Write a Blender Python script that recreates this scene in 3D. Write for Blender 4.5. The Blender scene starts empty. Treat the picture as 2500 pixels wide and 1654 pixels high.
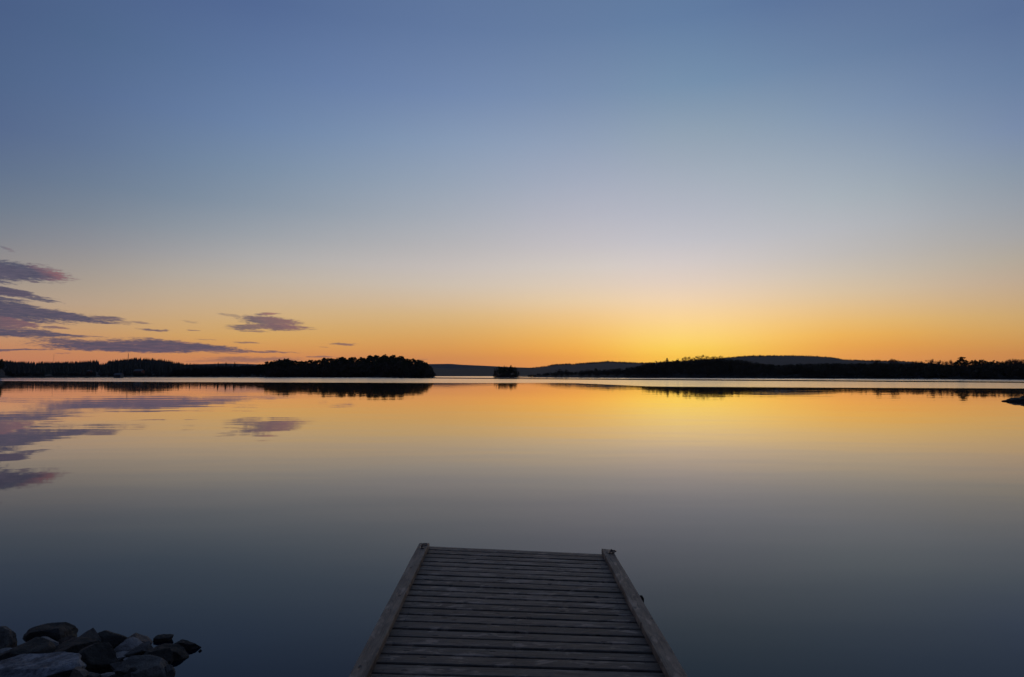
import bpy, math, random
import numpy as np
from mathutils import Vector, Matrix, noise as mn

S = bpy.context.scene
COL = S.collection
R = random.Random(7)

# ------------------------------------------------------------------ camera
F = 1500.0                      # focal length in pixels of a 2500 px wide frame
PITCH = math.radians(3.377)
EYE = 2.0
cam_d = bpy.data.cameras.new('camera'); cam = bpy.data.objects.new('camera', cam_d); COL.objects.link(cam)
cam_d.sensor_width = 36.0; cam_d.lens = F/2500*36.0
cam_d.clip_start = 0.05; cam_d.clip_end = 40000
cam.location = (0, 0, EYE); cam.rotation_euler = (math.radians(90)+PITCH, 0, 0)
S.camera = cam
S.view_settings.view_transform = 'Standard'; S.view_settings.look = 'None'
S.view_settings.exposure = 0.0; S.view_settings.gamma = 1.0
S.cycles.max_bounces = 6; S.cycles.glossy_bounces = 3; S.cycles.diffuse_bounces = 2
S.cycles.volume_bounces = 0

def ray(px, py):
    u = (px-1250)/F; v = -(py-827)/F
    return (u, math.cos(PITCH)-v*math.sin(PITCH), math.sin(PITCH)+v*math.cos(PITCH))
def on_plane(px, py, z):
    d = ray(px, py); t = (z-EYE)/d[2]
    return Vector((d[0]*t, d[1]*t, z))
def at_depth(px, py, Y):
    d = ray(px, py); t = Y/d[1]
    return Vector((d[0]*t, Y, EYE+d[2]*t))
def height_at(px, py, Y):
    return at_depth(px, py, Y).z
def px_of(X, Y):                # horizontal place in the frame of a far point near the horizon
    return 1250 + F*X/(Y*math.cos(PITCH))
def lin(c):
    return tuple(((v/255)/12.92 if v/255 <= .04045 else (((v/255)+.055)/1.055)**2.4) for v in c)

# ------------------------------------------------------------------ world: dusk sky, colour by elevation and compass direction
SKY_Y = [0, 100, 200, 300, 400, 480, 560, 610, 650, 700, 740, 780, 820, 850, 875, 915]
SKY = {
 35:   [(73,92,138),(76,99,139),(84,105,142),(91,110,146),(103,120,147),(113,128,146),(126,132,143),(138,136,141),(148,140,136),(163,148,130),(174,150,126),(183,148,116),(192,141,104),(192,133,96),(190,124,90),(186,116,88)],
 560:  [(80,103,147),(87,112,152),(96,121,162),(109,134,169),(128,147,170),(142,156,171),(157,163,170),(166,166,168),(177,172,163),(190,172,148),(198,170,132),(204,166,114),(208,158,96),(208,147,86),(205,134,84),(200,126,84)],
 1075: [(87,114,155),(92,120,159),(103,129,168),(118,143,175),(138,157,180),(153,165,181),(172,175,183),(184,181,182),(195,187,178),(206,189,165),(213,184,146),(217,176,118),(219,166,94),(216,153,80),(208,138,80),(202,128,80)],
 1400: [(92,119,159),(100,128,164),(112,138,171),(130,152,179),(154,166,188),(168,175,192),(188,186,195),(198,193,195),(208,198,190),(222,202,170),(231,200,148),(239,193,120),(242,184,92),(240,172,76),(234,158,72),(228,148,72)],
 1665: [(94,121,161),(103,131,166),(117,144,174),(139,158,181),(162,171,190),(177,180,197),(191,191,205),(202,198,205),(214,205,203),(228,208,190),(241,211,174),(252,212,144),(254,211,110),(252,206,86),(250,194,74),(244,180,70)],
 2080: [(92,116,156),(101,127,161),(114,139,171),(131,152,177),(150,164,181),(163,173,184),(180,181,188),(189,185,183),(198,188,174),(212,191,154),(222,188,132),(232,184,104),(236,172,82),(231,161,76),(226,152,78),(220,144,78)],
 2470: [(88,110,150),(96,120,158),(108,131,165),(124,142,174),(139,154,172),(151,160,170),(162,163,168),(173,166,156),(181,166,144),(191,166,134),(199,166,118),(206,165,102),(208,156,86),(204,143,78),(198,130,73),(192,124,72)],
}
for k_, rows_ in {
 35: {700:(164,149,135),740:(176,153,133),780:(186,151,119),820:(193,144,108)},
 560: {650:(178,173,168),700:(191,175,156),740:(200,174,143),780:(206,170,121),820:(210,163,98),850:(210,150,88)},
 1075: {650:(196,188,184),700:(206,191,174),740:(213,186,152),780:(216,178,122),820:(218,166,96),850:(217,153,82)},
 1400: {650:(210,201,194),700:(222,203,182),740:(232,203,163),780:(238,194,130),820:(241,186,98),850:(241,174,78)},
 1665: {300:(139,158,178),400:(158,171,187),480:(172,178,192),560:(188,189,199),610:(201,197,200),650:(215,204,199),700:(229,208,189),740:(243,212,173),780:(252,213,148),820:(254,213,120),850:(253,208,92)},
 2080: {650:(199,189,178),700:(213,193,166),740:(224,191,146),780:(232,187,116),820:(236,176,86)},
 2470: {650:(182,169,152),700:(193,168,143),740:(200,168,126),780:(206,166,107),820:(208,157,88)}}.items():
    for y_, c_ in rows_.items(): SKY[k_][SKY_Y.index(y_)] = c_
def nudge(k, ys, d):
    for y, dv in zip(ys, d):
        i = SKY_Y.index(y); SKY[k][i] = tuple(c+e for c, e in zip(SKY[k][i], dv))
nudge(1075, (0,100,200,300,400), ((5,2,3),(6,2,3),(6,3,4),(6,4,5),(6,4,5)))
nudge(1400, (0,100,200,300,400), ((2,0,0),(3,0,1),(3,0,2),(2,1,2),(2,1,1)))
nudge(560, (300,400,480,560,610), ((-4,-5,-3),(-12,-9,-5),(-15,-12,-7),(-9,-7,-4),(-3,-3,-2)))
nudge(35, (0,100,200,300,400,480,560), ((0,2,-3),(0,2,-2),(-4,-3,-2),(-6,-5,-4),(-9,-7,-4),(-8,-7,-4),(-5,-4,-3)))
nudge(2470, (200,300,400,480), ((-2,-2,-2),(-5,-4,-3),(-5,-4,-3),(-3,-3,-2)))
nudge(2080, (0,100,200,300,400,480,560), ((-2,-3,-3),(0,-1,0),(1,-1,0),(2,1,1),(2,2,1),(3,3,1),(2,2,0)))
for k_ in SKY:
    for i_, y_ in enumerate(SKY_Y):
        if y_ <= 560:
            c_ = SKY[k_][i_]; m_ = sum(c_)/3; w_ = .03 if y_ < 400 else .07; SKY[k_][i_] = tuple(v+(m_-v)*w_ for v in c_)
SKY_X = sorted(SKY)
def sky_px(px, py):
    px = min(max(px, SKY_X[0]), SKY_X[-1]); py = min(max(py, 0), 915)
    rows = []
    for k in SKY_X:
        rows.append([np.interp(py, SKY_Y, [c[i] for c in SKY[k]]) for i in range(3)])
    j = min(max(int(np.searchsorted(SKY_X, px)), 1), len(SKY_X)-1)
    x0, x1 = SKY_X[j-1], SKY_X[j]; t = (px-x0)/(x1-x0); out = []
    def slope(k, i):                                # smooth (Hermite) blending between the columns
        a, b = max(k-1, 0), min(k+1, len(SKY_X)-1)
        return (rows[b][i]-rows[a][i])/(SKY_X[b]-SKY_X[a])
    for i in range(3):
        m0, m1 = slope(j-1, i)*(x1-x0), slope(j, i)*(x1-x0)
        out.append((2*t**3-3*t*t+1)*rows[j-1][i]+(t**3-2*t*t+t)*m0+(3*t*t-2*t**3)*rows[j][i]+(t**3-t*t)*m1)
    return tuple(min(max(v, 0), 255) for v in out)
TOP = (52, 66, 92)
HAZE, HAZE_TOP = 2.0e-5, 106.0
def sky_dir(az, el):
    a = math.radians(az); e = math.radians(el)
    d = (math.sin(a)*math.cos(e), math.cos(a)*math.cos(e), math.sin(e))
    cp, sp = math.cos(PITCH), math.sin(PITCH)
    fw = d[1]*cp+d[2]*sp; up = -d[1]*sp+d[2]*cp
    if fw < .15: c = sky_px(1250+F*d[0]/.15, 0)
    else:
        px = 1250+F*d[0]/fw; py = 827-F*up/fw
        c = sky_px(px, py)
    c = lin(c)
    t = min(max((el-30)/50, 0), 1)                # fades to the darker zenith
    top = lin(TOP)
    c = tuple(c[i]*(1-t)+top[i]*t for i in range(3))
    T = math.exp(-HAZE*min(HAZE_TOP/max(math.sin(e), .005), 7300))      # the air in front takes this much of it away again
    k = 1/(T+(1-T)*.30)
    return tuple(v*k for v in c)
def back_dir(el):                                  # the dim eastern sky
    a, b = lin((62, 66, 92)), lin(TOP)
    t = min(max(el/70, 0), 1)
    return tuple(a[i]*(1-t)+b[i]*t for i in range(3))
ELS = [0, .8, 1.6, 2.4, 3.3, 4.3, 5.5, 6.8, 8.3, 10, 12, 14.5, 17.5, 21, 25, 30, 36, 50, 80]
AZS = [-180, -110, -60, -41, -35, -29, -23, -17, -11, -6, -2, 2, 6, 9, 12, 15, 18, 21, 24, 28, 32, 36, 40, 60, 110, 180]

W = bpy.data.worlds.new('World'); S.world = W; W.use_nodes = True
nt = W.node_tree; nt.nodes.clear()
class G:                                           # tiny node helper
    def __init__(s, tree): s.t = tree
    def n(s, typ, **kw):
        x = s.t.nodes.new(typ)
        for k, v in kw.items(): setattr(x, k, v)
        return x
    def put(s, sock, v):
        if isinstance(v, bpy.types.NodeSocket): s.t.links.new(v, sock)
        elif isinstance(v, (tuple, list)) and len(v) == 3 and sock.type == 'RGBA': sock.default_value = (*v, 1)
        else: sock.default_value = v
    def m(s, op, a, b=None, c=None, clamp=False):
        x = s.n('ShaderNodeMath', operation=op, use_clamp=clamp)
        s.put(x.inputs[0], a)
        if b is not None: s.put(x.inputs[1], b)
        if c is not None: s.put(x.inputs[2], c)
        return x.outputs[0]
    def step(s, v, a, b, o0=0.0, o1=1.0, kind='SMOOTHSTEP'):
        x = s.n('ShaderNodeMapRange', interpolation_type=kind)
        s.put(x.inputs[0], v)
        for i, q in enumerate((a, b, o0, o1)): s.put(x.inputs[i+1], q)
        return x.outputs[0]
    def mix(s, f, a, b, mode='MIX'):
        x = s.n('ShaderNodeMix', data_type='RGBA', blend_type=mode)
        s.put(x.inputs[0], f); s.put(x.inputs[6], a); s.put(x.inputs[7], b)
        return x.outputs[2]
    def noise(s, vec, scale, detail=2, rough=.5, dist=0, out=0):
        x = s.n('ShaderNodeTexNoise')
        s.put(x.inputs['Vector'], vec); x.inputs['Scale'].default_value = scale
        x.inputs['Detail'].default_value = detail; x.inputs['Roughness'].default_value = rough
        x.inputs['Distortion'].default_value = dist
        return x.outputs[out]
    def vec(s, x, y, z):
        c = s.n('ShaderNodeCombineXYZ')
        for i, v in enumerate((x, y, z)): s.put(c.inputs[i], v)
        return c.outputs[0]
    def sep(s, v):
        c = s.n('ShaderNodeSeparateXYZ'); s.put(c.inputs[0], v); return c.outputs
    def ramp(s, f, stops, interp='LINEAR'):
        x = s.n('ShaderNodeValToRGB'); r = x.color_ramp; r.interpolation = interp
        while len(r.elements) < len(stops): r.elements.new(.5)
        for e, (p, c) in zip(r.elements, stops): e.position = p; e.color = (*c, 1) if len(c) == 3 else c
        s.put(x.inputs[0], f); return x.outputs[0]
    def mapping(s, v, scale=(1,1,1), loc=(0,0,0), rot=(0,0,0)):
        x = s.n('ShaderNodeMapping'); s.put(x.inputs[0], v)
        x.inputs['Scale'].default_value = scale; x.inputs['Location'].default_value = loc; x.inputs['Rotation'].default_value = rot
        return x.outputs[0]
g = G(nt)
tc = g.n('ShaderNodeTexCoord').outputs['Generated']
dx, dy, dz = g.sep(tc)
el = g.m('MULTIPLY', g.m('ARCSINE', g.m('MINIMUM', g.m('MAXIMUM', dz, -1.0), 1.0)), 180/math.pi)
az = g.m('MULTIPLY', g.m('ARCTAN2', dx, dy), 180/math.pi)
# elevation, spread so that the low sky gets most of the ramp
t_el = g.m('POWER', g.m('DIVIDE', g.m('MAXIMUM', el, 0.0), 90.0), .5)
col = None
for i, a in enumerate(AZS):
    stops = []
    for e in ELS:
        f_ = sky_dir(a, e)
        if abs(a) > 60:
            k = 1-(180-abs(a))/120; b_ = back_dir(e); k = min(1, k*1.25)
            f0 = sky_dir(math.copysign(60, a), e); f_ = tuple(f0[q]*(1-k)+b_[q]*k for q in range(3))
        stops.append(((e/90)**.5, f_))
    r = g.ramp(t_el, stops)
    if col is None: col = r
    else:
        w = g.step(az, float(AZS[i-1]), float(a), kind='LINEAR')
        col = g.mix(w, col, r)
sky_col = col

# clouds, low in the north-west: (px, py, half width, half height, slope, taper, strength, pinkness)
CLOUDS = [
 (22,660,140,25,.06,-.05,1.0,.95), (-40,660,150,26,.03,.0,1.0,.1), (18,607,26,5,.25,0,.45,.9), (85,688,22,4,.1,0,.8,.3),
 (-30,706,158,15,.10,.75,1.0,.15), (-5,729,70,7,.08,.2,.95,.05), (100,733,52,5.5,.10,.5,.9,.05),
 (-40,758,190,20,.14,.5,1.0,.05), (110,766,190,17,.11,.7,1.0,.05), (255,777,48,6.5,.05,.3,.9,.15), (340,788,28,3.4,.02,.4,.6,.4),
 (300,787,20,3,0,0,.5,.2),
 (20,788,78,15,.05,.4,.95,.42), (136,801,32,5,.05,.3,.8,.5), (-20,812,120,12,.04,.2,1.0,.05), (120,816,118,9,.04,.7,1.0,.05),
 (200,838,115,9,.10,.2,.95,.05), (330,849,215,13,.02,.25,1.0,.05), (430,846,170,14,.03,.55,1.0,.1), (580,858,150,4.2,.01,.5,.85,.2),
 (-25,742,85,9,.1,.4,.95,.05), (-20,797,95,9,.05,.4,.95,.1), (-30,684,70,6,.1,.3,.9,.05),
 (40,855,95,4.0,-.06,.3,.9,.1), (378,806,42,4,.0,.2,.9,.2), (372,827,30,3.2,.03,.3,.85,.2), (476,807,17,2.6,0,0,.7,.3),
 (445,835,32,3.2,.04,.4,.65,.6), (505,830,24,2,.02,.4,.4,.4), (605,837,38,2.6,.0,.4,.7,.35), (460,786,20,2.6,.1,0,.35,.1),
 (662,784,78,11,.05,.2,.9,.55), (688,798,76,9.5,.04,.3,.95,.6), (622,799,76,7,-.04,.2,.85,.4), (712,786,22,6,-.1,.2,.55,.8),
 (652,767,30,4.2,-.03,0,.85,1.2), (618,809,38,3,.04,.3,.7,.4), (563,770,40,3,.08,.2,.45,.15), (605,773,14,2.4,0,0,.5,.3),
 (838,841,36,3,.02,.2,.75,.35), (790,848,8,1.6,.1,0,.4,.3),
 (620,878,128,7.5,-.02,.2,.55,.55), (520,883,70,3,0,.2,.4,.6), (782,872,36,2.6,0,.2,.65,.2), (540,862,50,2.6,.02,0,.5,.5),
 (1030,878,16,1.2,0,0,.4,.5), (152,863,18,1.3,0,0,.5,.6),
]
# small-scale raggedness: streaks long in azimuth, thin in elevation
sv = g.vec(g.m('MULTIPLY', az, .55), g.m('MULTIPLY', el, 3.0), 0.0)
n1 = g.noise(sv, 1.0, 5, .62); n2 = g.noise(g.mapping(sv, (2.2, 2.0, 1), (31, 7, 3)), 1.6, 4, .6); n3 = g.noise(g.mapping(sv, (1, 1, 1), (5, 77, 3)), .8, 3, .5)
azw = g.m('ADD', az, g.m('MULTIPLY', g.m('SUBTRACT', n3, .5), 1.6))
elw = g.m('ADD', el, g.m('MULTIPLY', g.m('SUBTRACT', n1, .5), .55))
n4 = g.noise(g.mapping(sv, (5.5, 6.5, 1), (13, 2, 9)), 1.5, 3, .65)
rag = g.m('ADD', g.m('MULTIPLY', g.m('SUBTRACT', n2, .5), 1.5), g.m('MULTIPLY', g.m('SUBTRACT', n4, .5), 1.1))
thin = g.noise(g.mapping(sv, (1.6, 4.5, 1), (71, 3, 5)), 1.3, 5, .68)
mask = None; pink = None
for (px, py, hw, hh, sl, tp, st, pk) in CLOUDS:
    d = ray(px, py); a0 = math.degrees(math.atan2(d[0], d[1])); e0 = math.degrees(math.asin(d[2]/math.sqrt(sum(v*v for v in d))))
    k = math.degrees(1/F)*math.cos(math.radians(a0))**1.5
    ha, he = hw*k*1.04, hh*k*1.10
    u = g.m('DIVIDE', g.m('SUBTRACT', azw, a0), ha)
    v = g.m('DIVIDE', g.m('ADD', g.m('SUBTRACT', elw, e0), g.m('MULTIPLY', u, sl*ha)), he)
    if tp: v = g.m('DIVIDE', v, g.m('MAXIMUM', g.m('SUBTRACT', 1.0, g.m('MULTIPLY', u, tp)), .12))
    q = g.m('SUBTRACT', 1.0, g.m('ADD', g.m('MULTIPLY', u, u), g.m('MULTIPLY', v, v)))
    q = g.m('ADD', q, rag)
    c = g.step(q, -.22 if hh > 10 else -.25, .62 if hh > 10 else .9, 0.0, st)
    if pk > .3: edge = g.m('MULTIPLY', c, g.m('MULTIPLY', g.step(g.m('ADD', u, g.m('MULTIPLY', v, .25)), 0.25 if hw > 100 else -1.1, 1.0 if hw > 100 else .6), pk))
    else: edge = g.m('MULTIPLY', c, pk*.6)
    mask = c if mask is None else g.m('MAXIMUM', mask, c)
    pink = edge if pink is None else g.m('MAXIMUM', pink, edge)
cl_grey = g.mix(g.step(el, 1.0, 11.0), lin((92, 81, 100)), lin((80, 85, 106)))
cl_grey = g.mix(g.step(thin, .40, .62), cl_grey, lin((66, 71, 94)))
cl = g.mix(g.m('MULTIPLY', pink, g.step(n4, .2, .8, .45, 1.0)), cl_grey, lin((166, 104, 104)))
mask = g.m('MULTIPLY', mask, g.step(g.m('ADD', thin, g.m('MULTIPLY', mask, .22)), .40, .62, .50, 1.0))
final = g.mix(g.m('MULTIPLY', mask, .95), sky_col, cl)
# faint luminance mottling of the air, so the gradient is not perfectly clean
fm = g.noise(g.mapping(tc, (1, 1, 4)), 3.0, 3, .5)
final = g.mix(1.0, final, g.mix(fm, (.985, .985, .985), (1.015, 1.015, 1.015)), 'MULTIPLY')
bg = g.n('ShaderNodeBackground'); g.put(bg.inputs[0], final); bg.inputs[1].default_value = 1.0
wo = g.n('ShaderNodeOutputWorld'); nt.links.new(bg.outputs[0], wo.inputs[0])
W.cycles.sampling_method = 'MANUAL'; W.cycles.sample_map_resolution = 512

# ------------------------------------------------------------------ helpers
def tag(o, label=None, cat=None, group=None, kind=None):
    if label: o['label'] = label
    if cat: o['category'] = cat
    if group: o['group'] = group
    if kind: o['kind'] = kind
    return o
def mesh(name, V, Fc, mat=None, smooth=False):
    me = bpy.data.meshes.new(name)
    V = np.asarray(V, dtype=np.float32); 
    me.from_pydata([tuple(map(float, v)) for v in V], [], [tuple(int(i) for i in f) for f in Fc]); me.update()
    if mat: me.materials.append(mat)
    if smooth: me.shade_smooth()
    return me
def obj(name, me, parent=None, loc=None):
    o = bpy.data.objects.new(name, me); COL.objects.link(o)
    if parent: o.parent = parent
    if loc is not None: o.location = loc
    return o
def empty(name, loc=(0, 0, 0), rz=0):
    o = bpy.data.objects.new(name, None); COL.objects.link(o); o.location = loc; o.rotation_euler = (0, 0, rz); o.empty_display_size = .2
    return o
def mat(name, build):
    m = bpy.data.materials.new(name); m.use_nodes = True
    m.node_tree.nodes.clear(); q = G(m.node_tree)
    b = q.n('ShaderNodeBsdfPrincipled'); o = q.n('ShaderNodeOutputMaterial'); m.node_tree.links.new(b.outputs[0], o.inputs[0])
    build(q, b); return m
def box(V, Fc, x0, x1, y0, y1, z0, z1, T=None):
    b = len(V); P = [(x0,y0,z0),(x1,y0,z0),(x1,y1,z0),(x0,y1,z0),(x0,y0,z1),(x1,y0,z1),(x1,y1,z1),(x0,y1,z1)]
    if T is not None: P = [tuple(T @ Vector(p)) for p in P]
    V += P
    Fc += [(b,b+3,b+2,b+1),(b+4,b+5,b+6,b+7),(b,b+1,b+5,b+4),(b+1,b+2,b+6,b+5),(b+2,b+3,b+7,b+6),(b+3,b,b+4,b+7)]
def tube(V, Fc, pts, rad, n=8, caps=True, closed=False):
    pts = [Vector(p) for p in pts]; base = len(V); m = len(pts)
    rs = rad if isinstance(rad, (list, tuple)) else [rad]*m
    for i, p in enumerate(pts):
        a = pts[(i+1) % m] if (closed or i < m-1) else p; b = pts[i-1] if (closed or i > 0) else p
        t = (a-b).normalized(); h = Vector((0,0,1)) if abs(t.z) < .9 else Vector((1,0,0))
        s = t.cross(h).normalized(); u = s.cross(t)
        for k in range(n):
            an = 2*math.pi*k/n; V.append(tuple(p+s*math.cos(an)*rs[i]+u*math.sin(an)*rs[i]))
    for i in range(m if closed else m-1):
        j = (i+1) % m
        for k in range(n): Fc.append((base+i*n+k, base+i*n+(k+1)%n, base+j*n+(k+1)%n, base+j*n+k))
    if caps and not closed:
        Fc.append(tuple(base+k for k in reversed(range(n)))); Fc.append(tuple(base+(m-1)*n+k for k in range(n)))

# ------------------------------------------------------------------ water
def b_water(q, b):
    pos = q.n('ShaderNodeNewGeometry').outputs['Position']
    x, y, z = q.sep(pos)
    # where the breeze touches the lake: everything beyond an irregular line
    fc = q.n('ShaderNodeFloatCurve'); c = fc.mapping.curves[0]
    pts = [(-400,290),(-161,196),(-90,168),(-14.6,148),(0,148),(8,150),(15,147),(19,128),(24,104),(37.7,99),(73.5,89),(140,78),(300,60)]
    def nx(v): return (v+500)/1000
    c.points[0].location = (0, .30*1.0); c.points[-1].location = (1, .05)
    for X, Yv in pts: c.points.new(nx(X), Yv/1000)
    for p_ in c.points: p_.handle_type = 'VECTOR'
    fc.mapping.update()
    q.put(fc.inputs['Value'], q.m('DIVIDE', q.m('ADD', x, 500.0), 1000.0))
    yb = q.m('MULTIPLY', fc.outputs[0], 1000.0)
    wv = q.noise(q.mapping(pos, (.02, .09, 1)), 1.0, 3, .6)
    rel = q.m('ADD', q.m('DIVIDE', y, yb), q.m('MULTIPLY', q.m('SUBTRACT', wv, .5), .05))
    m1 = q.step(rel, .985, 1.03)
    # slick dark lane running obliquely over the ruffled part
    lane = q.m('ABSOLUTE', q.m('SUBTRACT', q.m('ADD', q.m('MULTIPLY', x, 1.19), y), 327.0))
    lane = q.m('DIVIDE', lane, q.m('ADD', 21.0, q.m('MULTIPLY', q.m('MAXIMUM', q.m('SUBTRACT', y, 150.0), 0.0), .12)))
    m2 = q.step(lane, .9, 1.2)
    m2 = q.m('MAXIMUM', m2, q.step(x, -60.0, -95.0))
    # a calm tongue reaching in at the middle, and calmer water at far left
    m3 = q.step(q.noise(q.mapping(pos, (.004, .035, 1), (3, 0, 0)), 1.0, 2, .5), .40, .52)
    leftw = q.step(x, -90.0, -200.0)
    m3 = q.m('MAXIMUM', m3, q.m('SUBTRACT', 1.0, leftw))
    m = q.m('MULTIPLY', q.m('MULTIPLY', m1, m2), m3)
    fargo = q.step(y, 700.0, 1400.0); m = q.m('MAXIMUM', m, q.m('MULTIPLY', fargo, .6))
    fade = q.step(y, 15.0, 120.0)
    rough = q.m('ADD', q.m('ADD', .012, q.m('MULTIPLY', fade, .010)), q.m('ADD', q.m('MULTIPLY', m, .125), q.m('MULTIPLY', q.step(q.noise(q.mapping(pos, (.05, .35, 1), (4, 4, 0)), 1.0, 3, .55), .48, .70), .016)))
    # very gentle swell
    n_a = q.noise(q.mapping(pos, (.35, 1.0, 1)), 1.1, 2, .5)
    n_b = q.noise(q.mapping(pos, (.10, .28, 1), (9, 2, 0)), 1.0, 2, .5)
    h = q.m('ADD', q.m('MULTIPLY', n_a, .0022), q.m('MULTIPLY', n_b, .019))
    bp = q.n('ShaderNodeBump'); bp.inputs['Distance'].default_value = 1.0; bp.inputs['Strength'].default_value = .55
    q.put(bp.inputs['Height'], h)
    fr = q.n('ShaderNodeFresnel'); fr.inputs['IOR'].default_value = 1.333; q.put(fr.inputs['Normal'], bp.outputs[0])
    F_ = fr.outputs[0]
    F_ = q.m('MULTIPLY', F_, q.m('ADD', 1.0, q.m('MULTIPLY', q.step(F_, .30, .60), .27)), clamp=True)
    F_ = q.m('MAXIMUM', F_, q.m('MULTIPLY', m, q.step(q.noise(q.mapping(pos, (.012, .11, 1), (8, 1, 0)), 1.0, 4, .6), .3, .65, .72, .93)))
    gl = q.n('ShaderNodeBsdfAnisotropic'); q.put(gl.inputs['Roughness'], rough); q.put(gl.inputs['Normal'], bp.outputs[0]); q.put(gl.inputs['Color'], (1, 1, 1))
    df = q.n('ShaderNodeBsdfDiffuse'); q.put(df.inputs['Color'], (.0004, .0042, .0120))
    ms = q.n('ShaderNodeMixShader'); q.put(ms.inputs[0], F_); q.t.links.new(df.outputs[0], ms.inputs[1]); q.t.links.new(gl.outputs[0], ms.inputs[2])
    out = [n for n in q.t.nodes if n.type == 'OUTPUT_MATERIAL'][0]; q.t.links.new(ms.outputs[0], out.inputs[0]); q.t.nodes.remove(b)
M_water = mat('water', b_water)
V = []; Fc = []
rings = [(-60,), ]
ys = [-60, -5, 5, 20, 60, 200, 600, 2000, 4000, 7500]; xs = [-7500, -3000, -800, -200, -40, 0, 40, 200, 800, 3000, 7500]
for yv in ys:
    for xv in xs: V.append((xv, yv, 0))
n_ = len(xs)
for j in range(len(ys)-1):
    for i in range(n_-1): Fc.append((j*n_+i, j*n_+i+1, (j+1)*n_+i+1, (j+1)*n_+i))
tag(obj('water', mesh('water', V, Fc, M_water)), kind='structure')

# ------------------------------------------------------------------ materials of the land
def flat(name, col_, rough=.9, var=.35, scale=3.0, spec=.2):
    def f(q, b):
        p = q.n('ShaderNodeTexCoord').outputs['Object']
        n = q.noise(p, scale, 4, .6)
        q.put(b.inputs['Base Color'], q.mix(n, tuple(c*(1-var) for c in col_), tuple(c*(1+var) for c in col_)))
        b.inputs['Roughness'].default_value = rough; b.inputs['Specular IOR Level'].default_value = spec
    return mat(name, f)
M_ground = flat('forest_floor', (.022, .021, .016), scale=.05)
M_hill = flat('hillside', (.014, .016, .016), scale=.01)
M_pine = flat('pine_needles', (.040, .052, .026), scale=.6)
M_spruce = flat('spruce_needles', (.020, .026, .020), scale=.6)
M_bark = flat('bark', (.085, .055, .040), scale=4)
M_twig = flat('twigs', (.085, .055, .045), scale=4)
M_bush = flat('bushes', (.050, .045, .028), scale=.4)
M_field = flat('meadow', (.075, .07, .06), scale=.05)
M_shore = flat('shore_gravel', (.055, .052, .046), scale=2.0)

# ------------------------------------------------------------------ terrain
NZ = lambda x, y, s=1.0: mn.noise(Vector((x*s, y*s, 3.7)))
def ridge(name, sky, shore, crest, mt, tree=0.0, step=8, rows=10, back=1.6, rough=.0, kind='structure', base=-.6):
    """hill body whose crest meets the listed skyline; shore/crest: distance (number or list of (px, distance))"""
    f_ = lambda q, px: q if isinstance(q, (int, float)) else float(np.interp(px, [a for a, _ in q], [b for _, b in q]))
    x0, x1 = sky[0][0], sky[-1][0]
    cols = max(4, int((x1-x0)/step)); V = []; Fc = []
    prof = [(0, base), (.04, None)]+[(k/rows, None) for k in range(1, rows+1)]+[(1+.5*(back-1), 'b1'), (back, 'b2')]
    for i in range(cols+1):
        px = x0+(x1-x0)*i/cols; ytop = float(np.interp(px, [a for a, _ in sky], [b for _, b in sky]))
        s, c = f_(shore, px), f_(crest, px)
        hz = max(height_at(px, ytop, c)-tree, .4)
        for t, k in prof:
            Y = s+(c-s)*t; X = (px-1250)/F*Y*math.cos(PITCH)
            if k is None:
                z = .35+(hz-.35)*(t**1.15)*(1.0 if t < 1 else 1)
                if t < .99: z *= 1+.10*NZ(X, Y, .01)
                z = min(z, hz) if t < 1 else hz
                z += rough*NZ(X, Y, .11)
            elif k == 'b1': z = hz*.6
            elif k == 'b2': z = base
            else: z = base
            V.append((X, Y, z))
    m_ = len(prof)
    for i in range(cols):
        for j in range(m_-1): a = i*m_+j; Fc.append((a, a+m_, a+m_+1, a+1))
    o = obj(name, mesh(name, V, Fc, mt, True))
    if kind: o['kind'] = kind
    def zat(px, t):
        ytop = float(np.interp(px, [a for a, _ in sky], [b for _, b in sky])); s, c = f_(shore, px), f_(crest, px)
        hz = max(height_at(px, ytop, c)-tree, .4); Y = s+(c-s)*t
        return (px-1250)/F*Y*math.cos(PITCH), Y, .35+(hz-.35)*t**1.15
    return o, zat

# ------------------------------------------------------------------ tree prototypes (unit height), returned as arrays
def leaf(V, Fc, c, s, r):
    a = Vector((r.gauss(0,1), r.gauss(0,1), r.gauss(0,1))).normalized(); b = a.cross(Vector((r.gauss(0,1), r.gauss(0,1), r.gauss(0,1)))).normalized()
    k = len(V); c = Vector(c)
    V += [tuple(c+a*s), tuple(c+b*s*.6), tuple(c-a*s*.9), tuple(c-b*s*.6)]; Fc.append((k, k+1, k+2)); Fc.append((k, k+2, k+3))
def clump(V, Fc, c, rad, n, s, r, flat_=.7):
    for _ in range(n):
        d = Vector((r.gauss(0,1), r.gauss(0,1), r.gauss(0,1))).normalized()*rad*(r.random()**.4)
        leaf(V, Fc, (c[0]+d.x, c[1]+d.y, c[2]+d.z*flat_), s*(.7+.6*r.random()), r)
def pine_crown(seed, low=.25, wide=.24):
    r = random.Random(seed); V = []; Fc = []
    for k in range(42):
        t = r.random(); z = low+(1-low)*t*.95
        w = wide*(1-.75*max(0, (t-.25)/.75)**1.6)*(.55+.45*min(1, t/.25))
        an = r.random()*6.283; rr = w*r.random()**.6
        clump(V, Fc, (math.cos(an)*rr, math.sin(an)*rr, z), .055+.03*r.random(), 16, .035, r, .6)
    clump(V, Fc, (r.uniform(-.03,.03), 0, .955), .045, 14, .03, r, .8)
    return V, Fc
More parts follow.
